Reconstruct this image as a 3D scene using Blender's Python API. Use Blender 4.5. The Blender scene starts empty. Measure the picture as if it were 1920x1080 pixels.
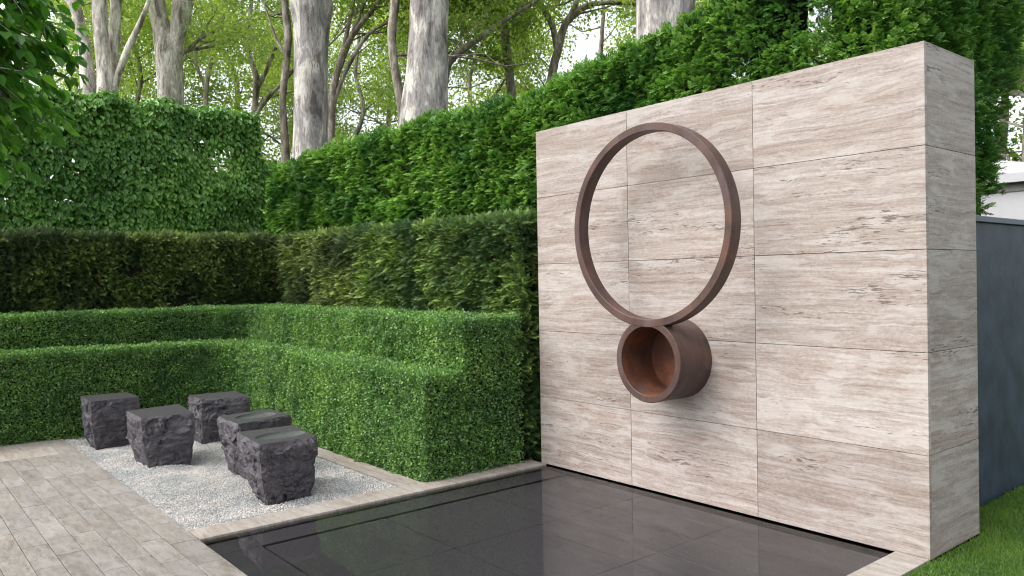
import bpy, math, random
import numpy as np
from mathutils import Matrix, Vector

rng = np.random.default_rng(7)
random.seed(7)
SC = bpy.context.scene
COL = SC.collection

# ------------------------------------------------------------------ camera
CAM = np.array([5.3678, -4.7331, 1.6659])
RIGHT = np.array([0.63590627, 0.77156531, -0.01761191])
UP = np.array([0.00309077, 0.02027406, 0.99978968])
FWD = np.array([-0.7717601, 0.63582697, -0.01050767])
FPX = 1477.118
cam_d = bpy.data.cameras.new("camera")
cam_d.sensor_width = 36.0
cam_d.lens = FPX / 1920 * 36.0
cam_d.clip_start = 0.05
cam_d.clip_end = 2000
cam = bpy.data.objects.new("camera", cam_d)
COL.objects.link(cam)
cam.matrix_world = Matrix(((RIGHT[0], UP[0], -FWD[0], CAM[0]), (RIGHT[1], UP[1], -FWD[1], CAM[1]),
                           (RIGHT[2], UP[2], -FWD[2], CAM[2]), (0, 0, 0, 1)))
SC.camera = cam

# ------------------------------------------------------------------ world, sun, exposure
W = bpy.data.worlds.new("World")
SC.world = W
W.use_nodes = True
wn = W.node_tree.nodes
wl = W.node_tree.links
wn.clear()
sky = wn.new("ShaderNodeTexSky")
sky.sky_type = 'NISHITA'
sky.sun_disc = False
SUN_EL, SUN_AZ = math.radians(52), math.radians(200)     # azimuth: compass-like, 180 = from -y
sky.sun_elevation = SUN_EL
sky.sun_rotation = SUN_AZ
sky.air_density = 1.0
sky.dust_density = 4.0
sky.ozone_density = 1.0
hs = wn.new("ShaderNodeHueSaturation")
hs.inputs["Saturation"].default_value = 0.29           # overcast: the blue is mostly veiled by cloud
bgn = wn.new("ShaderNodeBackground")
bgn.inputs["Strength"].default_value = 0.15
wo = wn.new("ShaderNodeOutputWorld")
wl.new(sky.outputs[0], hs.inputs["Color"])
wl.new(hs.outputs[0], bgn.inputs["Color"])
wl.new(bgn.outputs[0], wo.inputs[0])
sun_d = bpy.data.lights.new("sun", 'SUN')
sun_d.energy = 0.55
sun_d.angle = math.radians(60)
sun_d.color = (1.0, 0.965, 0.91)
sun = bpy.data.objects.new("sun", sun_d)
COL.objects.link(sun)
to_sun = Vector((math.sin(SUN_AZ) * math.cos(SUN_EL), math.cos(SUN_AZ) * math.cos(SUN_EL), math.sin(SUN_EL)))
sun.rotation_euler = to_sun.to_track_quat('Z', 'Y').to_euler()
sun.location = (0, -10, 20)
SC.view_settings.view_transform = 'Standard'
SC.view_settings.look = 'None'
SC.view_settings.gamma = 1
SC.view_settings.use_curve_mapping = False
SC.view_settings.exposure = 1.42
SC.render.engine = 'CYCLES'
SC.cycles.max_bounces = 8
SC.cycles.transparent_max_bounces = 8
SC.cycles.use_denoising = True
SC.cycles.denoiser = 'OPENIMAGEDENOISE'
SC.cycles.denoising_input_passes = 'RGB_ALBEDO_NORMAL'
SC.cycles.denoising_prefilter = 'ACCURATE'
SC.cycles.filter_width = 1.1


# ------------------------------------------------------------------ helpers
def at(px, py, dist):
    """world point that lies dist metres ahead of the viewpoint in photograph direction (px, py)"""
    return CAM + dist * (FWD + RIGHT * (px - 960) / FPX - UP * (py - 540) / FPX)


def _h(ix, iy, iz, seed):
    n = (ix.astype(np.uint32) * np.uint32(374761393) + iy.astype(np.uint32) * np.uint32(668265263)
         + iz.astype(np.uint32) * np.uint32(2147483647 - 40) + np.uint32(seed * 974711 + 13))
    n = (n ^ (n >> np.uint32(13))) * np.uint32(1274126177)
    n = n ^ (n >> np.uint32(16))
    return (n & np.uint32(0xffff)).astype(np.float64) / 65535.0


def vnoise(P, seed=0):
    P = np.asarray(P, float) + 1000.0
    I = np.floor(P).astype(np.int64)
    F = P - I
    F = F * F * (3 - 2 * F)
    r = 0
    for dx in (0, 1):
        for dy in (0, 1):
            for dz in (0, 1):
                w = ((F[:, 0] if dx else 1 - F[:, 0]) * (F[:, 1] if dy else 1 - F[:, 1]) * (F[:, 2] if dz else 1 - F[:, 2]))
                r = r + w * _h(I[:, 0] + dx, I[:, 1] + dy, I[:, 2] + dz, seed)
    return r


def fbm(P, seed=0, oct=4):
    P = np.asarray(P, float)
    a, s, t = 1.0, 0, 0
    for k in range(oct):
        s = s + a * vnoise(P * 2 ** k, seed + k)
        t += a
        a *= .5
    return s / t


def nrm(v):
    return v / np.maximum(np.linalg.norm(v, axis=-1, keepdims=True), 1e-9)


def link(name, me, parent=None, mat=None):
    o = bpy.data.objects.new(name, me)
    COL.objects.link(o)
    if parent is not None:
        o.parent = parent
    if mat is not None and me is not None and len(me.materials) == 0:
        me.materials.append(mat)
    return o


def thing(name, label, cat, loc=(0, 0, 0), group=None):
    o = bpy.data.objects.new(name, None)
    o.empty_display_size = .2
    COL.objects.link(o)
    o.location = loc
    return tag(o, label, cat, group)


def tag(o, label=None, cat=None, group=None, kind=None):
    if label:
        o["label"] = label
    if cat:
        o["category"] = cat
    if group:
        o["group"] = group
    if kind:
        o["kind"] = kind
    return o


def mesh_uniform(name, V, Fc, attrs=None, smooth=False):
    """V (n,3), Fc (m,k) with a constant corner count"""
    V = np.ascontiguousarray(V, np.float32)
    Fc = np.ascontiguousarray(Fc, np.int32)
    me = bpy.data.meshes.new(name)
    m, k = Fc.shape
    me.vertices.add(len(V))
    me.vertices.foreach_set("co", V.ravel())
    me.loops.add(m * k)
    me.loops.foreach_set("vertex_index", Fc.ravel())
    me.polygons.add(m)
    me.polygons.foreach_set("loop_start", np.arange(0, m * k, k, dtype=np.int32))
    try:
        me.polygons.foreach_set("loop_total", np.full(m, k, np.int32))
    except Exception:
        pass
    me.polygons.foreach_set("use_smooth", np.full(m, smooth, bool))
    for an, av in (attrs or {}).items():
        a = me.attributes.new(an, 'FLOAT', 'POINT')
        a.data.foreach_set("value", np.ascontiguousarray(av, np.float32))
    me.update(calc_edges=True)
    me.validate()
    return me


def mesh_py(name, V, F, smooth=False):
    me = bpy.data.meshes.new(name)
    me.from_pydata([tuple(map(float, v)) for v in V], [], [tuple(map(int, f)) for f in F])
    me.polygons.foreach_set("use_smooth", [smooth] * len(me.polygons))
    me.update()
    return me


def box_me(name, sx, sy, sz, bev=0.0):
    """box centred on origin with a simple chamfer on every edge"""
    hx, hy, hz = sx / 2, sy / 2, sz / 2
    if bev <= 0:
        V = [(x, y, z) for x in (-hx, hx) for y in (-hy, hy) for z in (-hz, hz)]
        F = [(0, 1, 3, 2), (4, 6, 7, 5), (0, 4, 5, 1), (2, 3, 7, 6), (0, 2, 6, 4), (1, 5, 7, 3)]
        return mesh_py(name, V, F)
    import bmesh
    bm = bmesh.new()
    bmesh.ops.create_cube(bm, size=1)
    for v in bm.verts:
        v.co = Vector((v.co.x * sx, v.co.y * sy, v.co.z * sz))
    bmesh.ops.bevel(bm, geom=bm.edges[:], offset=bev, segments=1, affect='EDGES')
    me = bpy.data.meshes.new(name)
    bm.to_mesh(me)
    bm.free()
    return me


def leaf_mesh(name, P, A, N, size, T, TF, rnd, tip=None, wid=None):
    """one copy of template T (k,3: along, across, normal) per point"""
    A = nrm(A)
    B = nrm(np.cross(N, A))
    N = np.cross(A, B)
    n, k = len(P), len(T)
    s = np.asarray(size)[:, None, None]
    w = s if wid is None else np.asarray(wid)[:, None, None]
    V = (P[:, None, :] + s * T[None, :, 0:1] * A[:, None, :] + w * T[None, :, 1:2] * B[:, None, :]
         + s * T[None, :, 2:3] * N[:, None, :]).reshape(-1, 3)
    Fc = (np.asarray(TF)[None] + (np.arange(n) * k)[:, None, None]).reshape(-1, len(TF[0]))
    at_ = {"rnd": np.repeat(rnd, k), "tip": np.repeat(tip, k) if tip is not None else np.tile(T[:, 0], n)}
    return mesh_uniform(name, V, Fc, at_)


def rand_dir(n):
    return nrm(rng.normal(size=(n, 3)))


# ------------------------------------------------------------------ materials
def new_mat(name):
    m = bpy.data.materials.new(name)
    m.use_nodes = True
    nt = m.node_tree
    b = nt.nodes["Principled BSDF"]
    return m, nt, nt.nodes, nt.links, b


def ramp(nodes, stops, interp='LINEAR'):
    r = nodes.new("ShaderNodeValToRGB")
    cr = r.color_ramp
    cr.interpolation = interp
    while len(cr.elements) < len(stops):
        cr.elements.new(0.5)
    for e, (p, c) in zip(cr.elements, stops):
        e.position = p
        e.color = (*c, 1) if len(c) == 3 else c
    return r


def noise(nodes, links, vec, scale, detail=4, rough=.55, dist=0.0):
    n = nodes.new("ShaderNodeTexNoise")
    n.inputs["Scale"].default_value = scale
    n.inputs["Detail"].default_value = detail
    n.inputs["Roughness"].default_value = rough
    n.inputs["Distortion"].default_value = dist
    if vec is not None:
        links.new(vec, n.inputs["Vector"])
    return n


def mapping(nodes, links, vec, scale=(1, 1, 1), loc=(0, 0, 0)):
    m = nodes.new("ShaderNodeMapping")
    m.inputs["Scale"].default_value = scale
    m.inputs["Location"].default_value = loc
    links.new(vec, m.inputs["Vector"])
    return m


def mix(nodes, links, fac, a, b, mode='MIX'):
    m = nodes.new("ShaderNodeMix")
    m.data_type = 'RGBA'
    m.blend_type = mode
    for sock, v in ((m.inputs[0], fac), (m.inputs[6], a), (m.inputs[7], b)):
        if hasattr(v, "links"):
            links.new(v, sock)
        elif isinstance(v, (int, float)):
            sock.default_value = v
        else:
            sock.default_value = (*v, 1)
    return m.outputs[2]


def foliage(name, cols, tipcol=None, tip_amt=0.0, trans=.25, rough=.5, big=1.5, spec=.35):
    m, nt, N, L, b = new_mat(name)
    a = N.new("ShaderNodeAttribute")
    a.attribute_name = "rnd"
    r = ramp(N, [(i / (len(cols) - 1), c) for i, c in enumerate(cols)])
    L.new(a.outputs["Fac"], r.inputs[0])
    tc = N.new("ShaderNodeTexCoord")
    nz = noise(N, L, tc.outputs["Object"], big, 3)
    rr = ramp(N, [(.35, (.72, .78, .74)), (.65, (1.15, 1.1, 1.0))])
    L.new(nz.outputs[0], rr.inputs[0])
    col = mix(N, L, 1.0, r.outputs[0], rr.outputs[0], 'MULTIPLY')
    if tipcol:
        t = N.new("ShaderNodeAttribute")
        t.attribute_name = "tip"
        mt = N.new("ShaderNodeMath")
        mt.operation = 'MULTIPLY'
        mt.inputs[1].default_value = tip_amt
        L.new(t.outputs["Fac"], mt.inputs[0])
        col = mix(N, L, mt.outputs[0], col, tipcol)
    L.new(col, b.inputs["Base Color"])
    b.inputs["Roughness"].default_value = rough
    b.inputs["Specular IOR Level"].default_value = spec
    tr = N.new("ShaderNodeBsdfTranslucent")
    tcol = mix(N, L, 1.0, col, (1.25, 1.35, .6), 'MULTIPLY')
    L.new(tcol, tr.inputs[0])
    ms = N.new("ShaderNodeMixShader")
    ms.inputs[0].default_value = trans
    L.new(b.outputs[0], ms.inputs[1])
    L.new(tr.outputs[0], ms.inputs[2])
    L.new(ms.outputs[0], N["Material Output"].inputs[0])
    return m


def plain(name, col, rough=.8, var=.25, scale=8, bump=0.0, bscale=40, metallic=0.0, spec=.3):
    m, nt, N, L, b = new_mat(name)
    tc = N.new("ShaderNodeTexCoord")
    nz = noise(N, L, tc.outputs["Object"], scale, 5)
    r = ramp(N, [(.3, tuple(c * (1 - var) for c in col)), (.7, tuple(c * (1 + var) for c in col))])
    L.new(nz.outputs[0], r.inputs[0])
    L.new(r.outputs[0], b.inputs["Base Color"])
    b.inputs["Roughness"].default_value = rough
    b.inputs["Metallic"].default_value = metallic
    b.inputs["Specular IOR Level"].default_value = spec
    if bump:
        n2 = noise(N, L, tc.outputs["Object"], bscale, 5)
        bp = N.new("ShaderNodeBump")
        bp.inputs["Strength"].default_value = bump
        bp.inputs["Distance"].default_value = .01
        L.new(n2.outputs[0], bp.inputs["Height"])
        L.new(bp.outputs[0], b.inputs["Normal"])
    return m


def travertine(name, cols, band=1.0, axis='z', pit=.75, rnd_amt=.8, dark=(.10, .07, .055), rough=.55, xs=1.0, und_amt=.10, wav=.5):
    """vein-cut travertine: wavy bedding bands, fine streaks, elongated pits; every slab gets its own stretch of stone"""
    m, nt, N, L, b = new_mat(name)
    tc = N.new("ShaderNodeTexCoord")
    oi = N.new("ShaderNodeObjectInfo")
    sc = N.new("ShaderNodeVectorMath")
    sc.operation = 'SCALE'
    sc.inputs[0].default_value = (17.3, 9.1, 31.7)
    L.new(oi.outputs["Random"], sc.inputs["Scale"])
    ad = N.new("ShaderNodeVectorMath")
    L.new(tc.outputs["Object"], ad.inputs[0])
    L.new(sc.outputs[0], ad.inputs[1])
    v = ad.outputs[0]
    # slow undulation of the bedding plus a small crinkle

    def S(a, c):
        return (a * xs, a * xs, c) if axis == 'z' else (a * xs, c, a)

    def math_(op, x, y):
        q = N.new("ShaderNodeMath")
        q.operation = op
        for i_, v_ in enumerate((x, y)):
            if hasattr(v_, "links"):
                L.new(v_, q.inputs[i_])
            else:
                q.inputs[i_].default_value = v_
        return q.outputs[0]
    und = noise(N, L, mapping(N, L, v, S(.9, 2.5)).outputs[0], 1.0, 3, .5)
    crk = noise(N, L, mapping(N, L, v, S(6.5, 9.0)).outputs[0], 1.0, 5, .6)
    msk = noise(N, L, mapping(N, L, v, S(1.2, 3.2)).outputs[0], 1.0, 2, .5)
    rm = ramp(N, [(.38, (.25, .25, .25)), (.62, (1, 1, 1))])
    L.new(msk.outputs[0], rm.inputs[0])
    off = math_('ADD', math_('MULTIPLY', und.outputs[0], und_amt), math_('MULTIPLY', math_('MULTIPLY', crk.outputs[0], rm.outputs[0]), .05 * wav))
    sh = N.new("ShaderNodeCombineXYZ")
    L.new(off, sh.inputs[2 if axis == 'z' else 1])
    ad2 = N.new("ShaderNodeVectorMath")
    L.new(v, ad2.inputs[0])
    L.new(sh.outputs[0], ad2.inputs[1])
    w = ad2.outputs[0]
    b1 = noise(N, L, mapping(N, L, w, S(.22, 7 * band)).outputs[0], 1.0, 3, .5)
    b2 = noise(N, L, mapping(N, L, w, S(1.0, 38 * band)).outputs[0], 1.0, 7, .74, .35)
    bands_ = math_('ADD', math_('MULTIPLY', b1.outputs[0], .27), math_('MULTIPLY', b2.outputs[0], .73))
    r = ramp(N, [(.34, cols[0]), (.43, cols[1]), (.5, cols[2]), (.57, cols[3]), (.66, cols[4])])
    L.new(bands_, r.inputs[0])
    fine = noise(N, L, mapping(N, L, w, S(4.5, 95 * band)).outputs[0], 1.0, 6, .75, .2)
    rf = ramp(N, [(.30, (.54, .505, .49)), (.46, (.96, .95, .95)), (.56, (1.03, 1.03, 1.03)), (.7, (1.16, 1.17, 1.18))])
    L.new(fine.outputs[0], rf.inputs[0])
    col = mix(N, L, 1.0, r.outputs[0], rf.outputs[0], 'MULTIPLY')
    grain = noise(N, L, mapping(N, L, v, S(38, 60)).outputs[0], 1.0, 4, .75)
    rg = ramp(N, [(.3, (.80, .79, .78)), (.7, (1.15, 1.15, 1.15))])
    L.new(grain.outputs[0], rg.inputs[0])
    col = mix(N, L, 1.0, col, rg.outputs[0], 'MULTIPLY')
    # cloudy pale patches
    cl = noise(N, L, mapping(N, L, w, S(2.4, 9)).outputs[0], 1.0, 7, .68, .5)
    rc = ramp(N, [(.50, (0, 0, 0)), (.60, (1, 1, 1))])
    L.new(cl.outputs[0], rc.inputs[0])
    mm2 = N.new("ShaderNodeMath")
    mm2.operation = 'MULTIPLY'
    mm2.inputs[1].default_value = .45
    L.new(rc.outputs[0], mm2.inputs[0])
    col = mix(N, L, mm2.outputs[0], col, tuple(min(.8, c * 1.12) for c in cols[4]))
    # rusty pink beds
    pk = noise(N, L, mapping(N, L, w, S(1.3, 8)).outputs[0], 1.0, 5, .65, .5)
    rk = ramp(N, [(.58, (0, 0, 0)), (.74, (.55, .55, .55))])
    L.new(pk.outputs[0], rk.inputs[0])
    col = mix(N, L, rk.outputs[0], col, tuple(a * b_ for a, b_ in zip(cols[1], (1.02, .84, .76))))
    # pits: elongated, gathered in certain beds
    pits = noise(N, L, mapping(N, L, w, S(13, 105 * band)).outputs[0], 1.0, 3, .6)
    beds = noise(N, L, mapping(N, L, w, S(1.1, 9 * band)).outputs[0], 1.0, 3, .5)
    pm = N.new("ShaderNodeMath")
    pm.operation = 'MULTIPLY'
    L.new(pits.outputs[0], pm.inputs[0])
    L.new(beds.outputs[0], pm.inputs[1])
    rp = ramp(N, [(.365, (0, 0, 0)), (.405, (1, 1, 1))])
    L.new(pm.outputs[0], rp.inputs[0])
    pf = N.new("ShaderNodeMath")
    pf.operation = 'MULTIPLY'
    pf.inputs[1].default_value = pit
    L.new(rp.outputs[0], pf.inputs[0])
    col = mix(N, L, pf.outputs[0], col, dark)
    # per-slab tone
    hv = N.new("ShaderNodeHueSaturation")
    mr = N.new("ShaderNodeMapRange")
    mr.inputs["To Min"].default_value = 1 - .13 * rnd_amt
    mr.inputs["To Max"].default_value = 1 + .10 * rnd_amt
    L.new(oi.outputs["Random"], mr.inputs["Value"])
    L.new(mr.outputs[0], hv.inputs["Value"])
    L.new(col, hv.inputs["Color"])
    L.new(hv.outputs[0], b.inputs["Base Color"])
    b.inputs["Roughness"].default_value = rough
    b.inputs["Specular IOR Level"].default_value = .3
    bp = N.new("ShaderNodeBump")
    bp.inputs["Strength"].default_value = .5
    bp.inputs["Distance"].default_value = .004
    bp.invert = True
    L.new(rp.outputs[0], bp.inputs["Height"])
    bp2 = N.new("ShaderNodeBump")
    bp2.inputs["Strength"].default_value = .25
    bp2.inputs["Distance"].default_value = .002
    L.new(fine.outputs[0], bp2.inputs["Height"])
    L.new(bp.outputs[0], bp2.inputs["Normal"])
    L.new(bp2.outputs[0], b.inputs["Normal"])
    return m


M_TRAV = travertine("travertine", [(.222, .170, .142), (.280, .229, .200), (.324, .277, .248), (.364, .324, .299), (.435, .405, .382)], und_amt=.03, wav=1.0)
M_PAVE = travertine("paving_stone", [(.160, .144, .121), (.198, .181, .156), (.220, .205, .182), (.238, .226, .206), (.268, .256, .239)],
                    band=.28, axis='y', pit=.35, dark=(.16, .11, .06), rough=.65, xs=1.6, rnd_amt=.9)
M_KERB = travertine("kerb_travertine", [(.21, .165, .132), (.25, .215, .182), (.278, .25, .218), (.298, .274, .245), (.335, .316, .29)],
                    band=.35, axis='y', pit=.3, rough=.6)


def corten(name, cs):
    m, nt, N, L, b = new_mat(name)
    tc = N.new("ShaderNodeTexCoord")
    v = tc.outputs["Object"]
    n1 = noise(N, L, v, 5, 6, .6)
    r1 = ramp(N, [(.3, cs[0]), (.5, cs[1]), (.62, cs[2]), (.75, cs[3])])
    L.new(n1.outputs[0], r1.inputs[0])
    n2 = noise(N, L, v, 70, 4, .65)
    r2 = ramp(N, [(.3, (.84, .84, .85)), (.7, (1.14, 1.12, 1.1))])
    L.new(n2.outputs[0], r2.inputs[0])
    c = mix(N, L, 1.0, r1.outputs[0], r2.outputs[0], 'MULTIPLY')
    n3 = noise(N, L, mapping(N, L, v, (9, 9, 1.5)).outputs[0], 1.0, 4)
    r3 = ramp(N, [(.5, (0, 0, 0)), (.75, (.5, .5, .5))])
    L.new(n3.outputs[0], r3.inputs[0])
    c = mix(N, L, r3.outputs[0], c, (.12, .10, .105))
    L.new(c, b.inputs["Base Color"])
    b.inputs["Roughness"].default_value = .5
    b.inputs["Metallic"].default_value = .12
    b.inputs["Specular IOR Level"].default_value = .4
    bp = N.new("ShaderNodeBump")
    bp.inputs["Strength"].default_value = .35
    bp.inputs["Distance"].default_value = .003
    L.new(n2.outputs[0], bp.inputs["Height"])
    L.new(bp.outputs[0], b.inputs["Normal"])
    return m


M_RUST = corten("rusty_steel", [(.060, .030, .022), (.12, .050, .030), (.19, .071, .034), (.27, .092, .038)])
M_STEEL = corten("weathered_steel", [(.046, .028, .024), (.076, .043, .035), (.10, .053, .039), (.145, .063, .039)])


def stone_mat():
    m, nt, N, L, b = new_mat("dark_basalt")
    tc = N.new("ShaderNodeTexCoord")
    v = tc.outputs["Object"]
    n1 = noise(N, L, v, 9, 6, .65)
    r1 = ramp(N, [(.3, (.033, .030, .034)), (.5, (.060, .054, .061)), (.7, (.104, .095, .107))])
    L.new(n1.outputs[0], r1.inputs[0])
    n2 = noise(N, L, v, 140, 4, .75)
    r2 = ramp(N, [(.32, (.6, .6, .6)), (.68, (1.4, 1.4, 1.42))])
    L.new(n2.outputs[0], r2.inputs[0])
    c = mix(N, L, 1.0, r1.outputs[0], r2.outputs[0], 'MULTIPLY')
    L.new(c, b.inputs["Base Color"])
    b.inputs["Roughness"].default_value = .6
    b.inputs["Specular IOR Level"].default_value = .45
    n3 = noise(N, L, v, 45, 6, .7)
    bp = N.new("ShaderNodeBump")
    bp.inputs["Strength"].default_value = .8
    bp.inputs["Distance"].default_value = .012
    L.new(n3.outputs[0], bp.inputs["Height"])
    L.new(bp.outputs[0], b.inputs["Normal"])
    return m


M_STONE = stone_mat()
M_HONED_SHADED = plain("shaded_honed_basalt", (.040, .038, .040), rough=.6, var=.3, scale=35, bump=.15, bscale=120, spec=.3)  # honed seat tops, with overhead canopy shade painted in as a darker colour
M_BASIN = plain("wet_carved_stone", (.040, .050, .042), rough=.75, var=.35, scale=60, bump=.5, bscale=90, spec=.6)
M_GRANITE = plain("black_granite", (.086, .081, .085), rough=.5, var=.14, scale=70)
M_SLOT = plain("pool_void", (.008, .008, .009), rough=.8)
M_PEBBLE = foliage("white_pebble", [(.18, .176, .18), (.35, .342, .35), (.50, .49, .50), (.66, .65, .66)], trans=0.0, rough=.75, big=3.5, spec=.25)
M_GBED = plain("gravel_bed", (.33, .32, .325), rough=.9, var=.5, scale=90, bump=.8, bscale=120)
M_SOIL = plain("soil", (.05, .04, .03), rough=.95, bump=.5)
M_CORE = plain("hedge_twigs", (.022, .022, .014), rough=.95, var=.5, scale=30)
M_LAWNSOIL = plain("lawn_thatch", (.04, .075, .02), rough=.95, var=.4, scale=40, bump=.8, bscale=150)
M_FENCE = plain("slate_grey_paint", (.029, .044, .063), rough=.5, var=.38, scale=5, bump=.1)
M_CAP = plain("grey_capping", (.075, .095, .12), rough=.4, var=.08)
M_MEMBRANE = plain("white_membrane", (.46, .46, .475), rough=.6, var=.03)
M_GREYTRIM = plain("grey_beam", (.22, .21, .20), rough=.6, var=.1)
M_FIELD = plain("ground_cover", (.05, .07, .025), rough=.95, var=.4, scale=1.2, bump=.5)

M_BOX = foliage("box_leaf", [(.042, .100, .042), (.105, .225, .068), (.205, .375, .10), (.38, .58, .155)], trans=.25, big=2.2, rough=.36, spec=.5)
M_YEW = foliage("yew_needle", [(.034, .062, .034), (.078, .122, .046), (.15, .195, .06)], (.44, .58, .13), .9, trans=.1, big=1.3, rough=.5)
M_YEWR = foliage("yew_needle_fresh", [(.028, .062, .034), (.062, .125, .046), (.115, .20, .058)], (.44, .62, .12), .9, trans=.1, big=1.3, rough=.5)
M_HORN = foliage("hornbeam_leaf", [(.044, .12, .030), (.092, .22, .046), (.16, .335, .072), (.30, .50, .13)], trans=.3, big=1.1, rough=.38, spec=.5)
M_TALL = foliage("tall_hedge_leaf", [(.028, .096, .030), (.078, .205, .046), (.15, .32, .064)], (.36, .58, .10), .85, trans=.2, big=1.0, rough=.42)
M_PLANE = foliage("plane_leaf", [(.175, .265, .07), (.285, .385, .11), (.45, .53, .18)], trans=.58, big=.25, rough=.5)
M_FRONT = foliage("overhanging_leaf", [(.03, .11, .015), (.07, .21, .024), (.19, .40, .045)], trans=.5, big=1.5, rough=.4)
M_BLADE = foliage("grass_blade", [(.055, .115, .02), (.09, .18, .028), (.14, .25, .042)], trans=.3, big=2.5, rough=.5)


def bark_mat(name, base, pale, dark, stain):
    m, nt, N, L, b = new_mat(name)
    tc = N.new("ShaderNodeTexCoord")
    v = tc.outputs["Object"]
    n1 = noise(N, L, mapping(N, L, v, (5, 5, 1.6)).outputs[0], 1.0, 6, .62, .4)
    r1 = ramp(N, [(.37, dark), (.45, base), (.52, tuple(c * 1.2 for c in base)), (.57, pale), (.68, tuple(min(.75, c * 1.1) for c in pale))])
    L.new(n1.outputs[0], r1.inputs[0])
    n2 = noise(N, L, mapping(N, L, v, (34, 34, 9)).outputs[0], 1.0, 5, .7)
    r2 = ramp(N, [(.30, (.45, .42, .40)), (.46, (.95, .95, .95)), (.7, (1.15, 1.15, 1.15))])
    L.new(n2.outputs[0], r2.inputs[0])
    c = mix(N, L, 1.0, r1.outputs[0], r2.outputs[0], 'MULTIPLY')
    n3 = noise(N, L, mapping(N, L, v, (15, 15, 2.2)).outputs[0], 1.0, 5, .6, .5)
    r3 = ramp(N, [(.56, (0, 0, 0)), (.66, (.8, .8, .8))])
    L.new(n3.outputs[0], r3.inputs[0])
    c = mix(N, L, r3.outputs[0], c, stain)
    L.new(c, b.inputs["Base Color"])
    b.inputs["Roughness"].default_value = .85
    b.inputs["Specular IOR Level"].default_value = .2
    bp = N.new("ShaderNodeBump")
    bp.inputs["Strength"].default_value = .7
    bp.inputs["Distance"].default_value = .02
    L.new(n2.outputs[0], bp.inputs["Height"])
    L.new(bp.outputs[0], b.inputs["Normal"])
    return m


M_BARK = bark_mat("plane_bark", (.26, .245, .235), (.50, .475, .43), (.105, .095, .09), (.15, .12, .105))
M_BARK_SUNLIT = bark_mat("sunlit_plane_bark", (.40, .37, .33), (.68, .65, .58), (.17, .145, .125), (.25, .20, .16))  # plane bark lightened: sunlight on the left stems is painted into the colour
M_BARKD = bark_mat("branch_bark", (.19, .165, .135), (.36, .33, .28), (.085, .07, .055), (.12, .095, .07))


# ------------------------------------------------------------------ ground and setting
def sheet(name, x0, x1, y0, y1, z, mat, kind='structure', cuts=1):
    me = mesh_py(name, [(x0, y0, z), (x1, y0, z), (x1, y1, z), (x0, y1, z)], [(0, 1, 2, 3)])
    o = link(name, me, None, mat)
    return tag(o, kind=kind)


g = sheet("ground", -300, 300, -300, 300, -.30, M_FIELD)
POOL = (.085, 3.18, -3.06, -.0)      # x0 x1 y0 y1


def block(name, x0, x1, y0, y1, z0, z1, mat, parent=None, bev=0.0):
    o = link(name, box_me(name, x1 - x0, y1 - y0, z1 - z0, bev), parent, mat)
    o.location = ((x0 + x1) / 2, (y0 + y1) / 2, (z0 + z1) / 2)
    return o


# soil of the planting beds
tag(block("planting_bed", -12, .06, -1.20, 3.0, -.29, -.035, M_SOIL), kind='structure')
tag(block("planting_bed_side", -12, -4.56, -8.0, -1.205, -.29, -.035, M_SOIL), kind='structure')
tag(block("planting_bed_rear", .065, 3.12, .75, 3.0, -.29, -.035, M_SOIL), kind='structure')

# ---- pavement: planks of stone in staggered rows along x
pav = tag(thing("pavement", None, None), kind='structure')
base = block("bedding", -4.55, 12, -9.0, -3.075, -.29, -.036, M_SOIL, pav)
PX = -4.55
slab_cache = {}


def slab(parent, name, x0, x1, y0, y1, ztop, th, mat, gap=.003, bev=.0025):
    key = (name, round(x1 - x0, 2), round(y1 - y0, 3), th)
    if key not in slab_cache:
        me = box_me(name, key[1] - gap, key[2] - gap, th, bev)
        me.materials.append(mat)
        slab_cache[key] = me
    o = link(name, slab_cache[key], parent)
    o.location = ((x0 + x1) / 2, (y0 + y1) / 2, ztop - th / 2)
    return o


rows = [(-3.065, -3.235)]
y = -3.235
while y > -5.1:
    rows.append((y, y - .15))
    y -= .15
for i, (ya, yb) in enumerate(rows):
    x = -3.62 if i else -4.55
    rs = random.Random(100 + i)
    x_first = x
    while x < 2.2:
        Lx = rs.choice([.4, .5, .6, .6, .7])
        if x == x_first and i:
            Lx = .3 + .1 * (i % 4)
        o = slab(pav, "paving_slab", x, x + Lx, yb, ya, rs.uniform(-.0012, .0012), .035, M_PAVE)
        x += Lx
# wider slabs against the hedge at the far end
yy = -3.235
k = 0
while yy > -5.1:
    for xa, xb in ((-4.55, -4.1), (-4.1, -3.62)):
        slab(pav, "paving_slab", xa, xb, yy - .6, yy, random.uniform(-.001, .001), .035, M_KERB)
    yy -= .6
rest = block("paving_field", -4.55, 12, -9, -5.15, -.035, 0, M_PAVE, pav)
rest["kind"] = "stuff"
rest2 = block("paving_field", 3.0, 12, -5.15, -3.065, -.035, -.001, M_PAVE, pav)
rest2["kind"] = "stuff"

# ---- kerb
kerb = tag(thing("kerb", None, None), kind='structure')
kb = block("bedding", -.165, .085, -3.06, .6, -.29, -.041, M_SOIL, kerb)
for ya, yb in ((-3.063, -2.08), (-2.08, -1.10), (-1.10, -.012)):
    slab(kerb, "kerb_stone", -.165, .085, ya, yb, .004, .045, M_KERB)
xs = [-4.55, -3.55, -2.5, -1.5, -.8, -.165]
for a, bb in zip(xs[:-1], xs[1:]):
    slab(kerb, "kerb_stone", a, bb, -1.385, -1.195, .004, .04, M_KERB)
for ya, yb in ((-3.06, -2.0), (-2.0, -1.0), (-1.0, -.002)):
    slab(kerb, "kerb_stone", 3.18, 3.385, ya, yb, .004, .045, M_KERB)
block("bedding", 3.18, 3.385, -3.06, -.0, -.29, -.041, M_SOIL, kerb)

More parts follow.
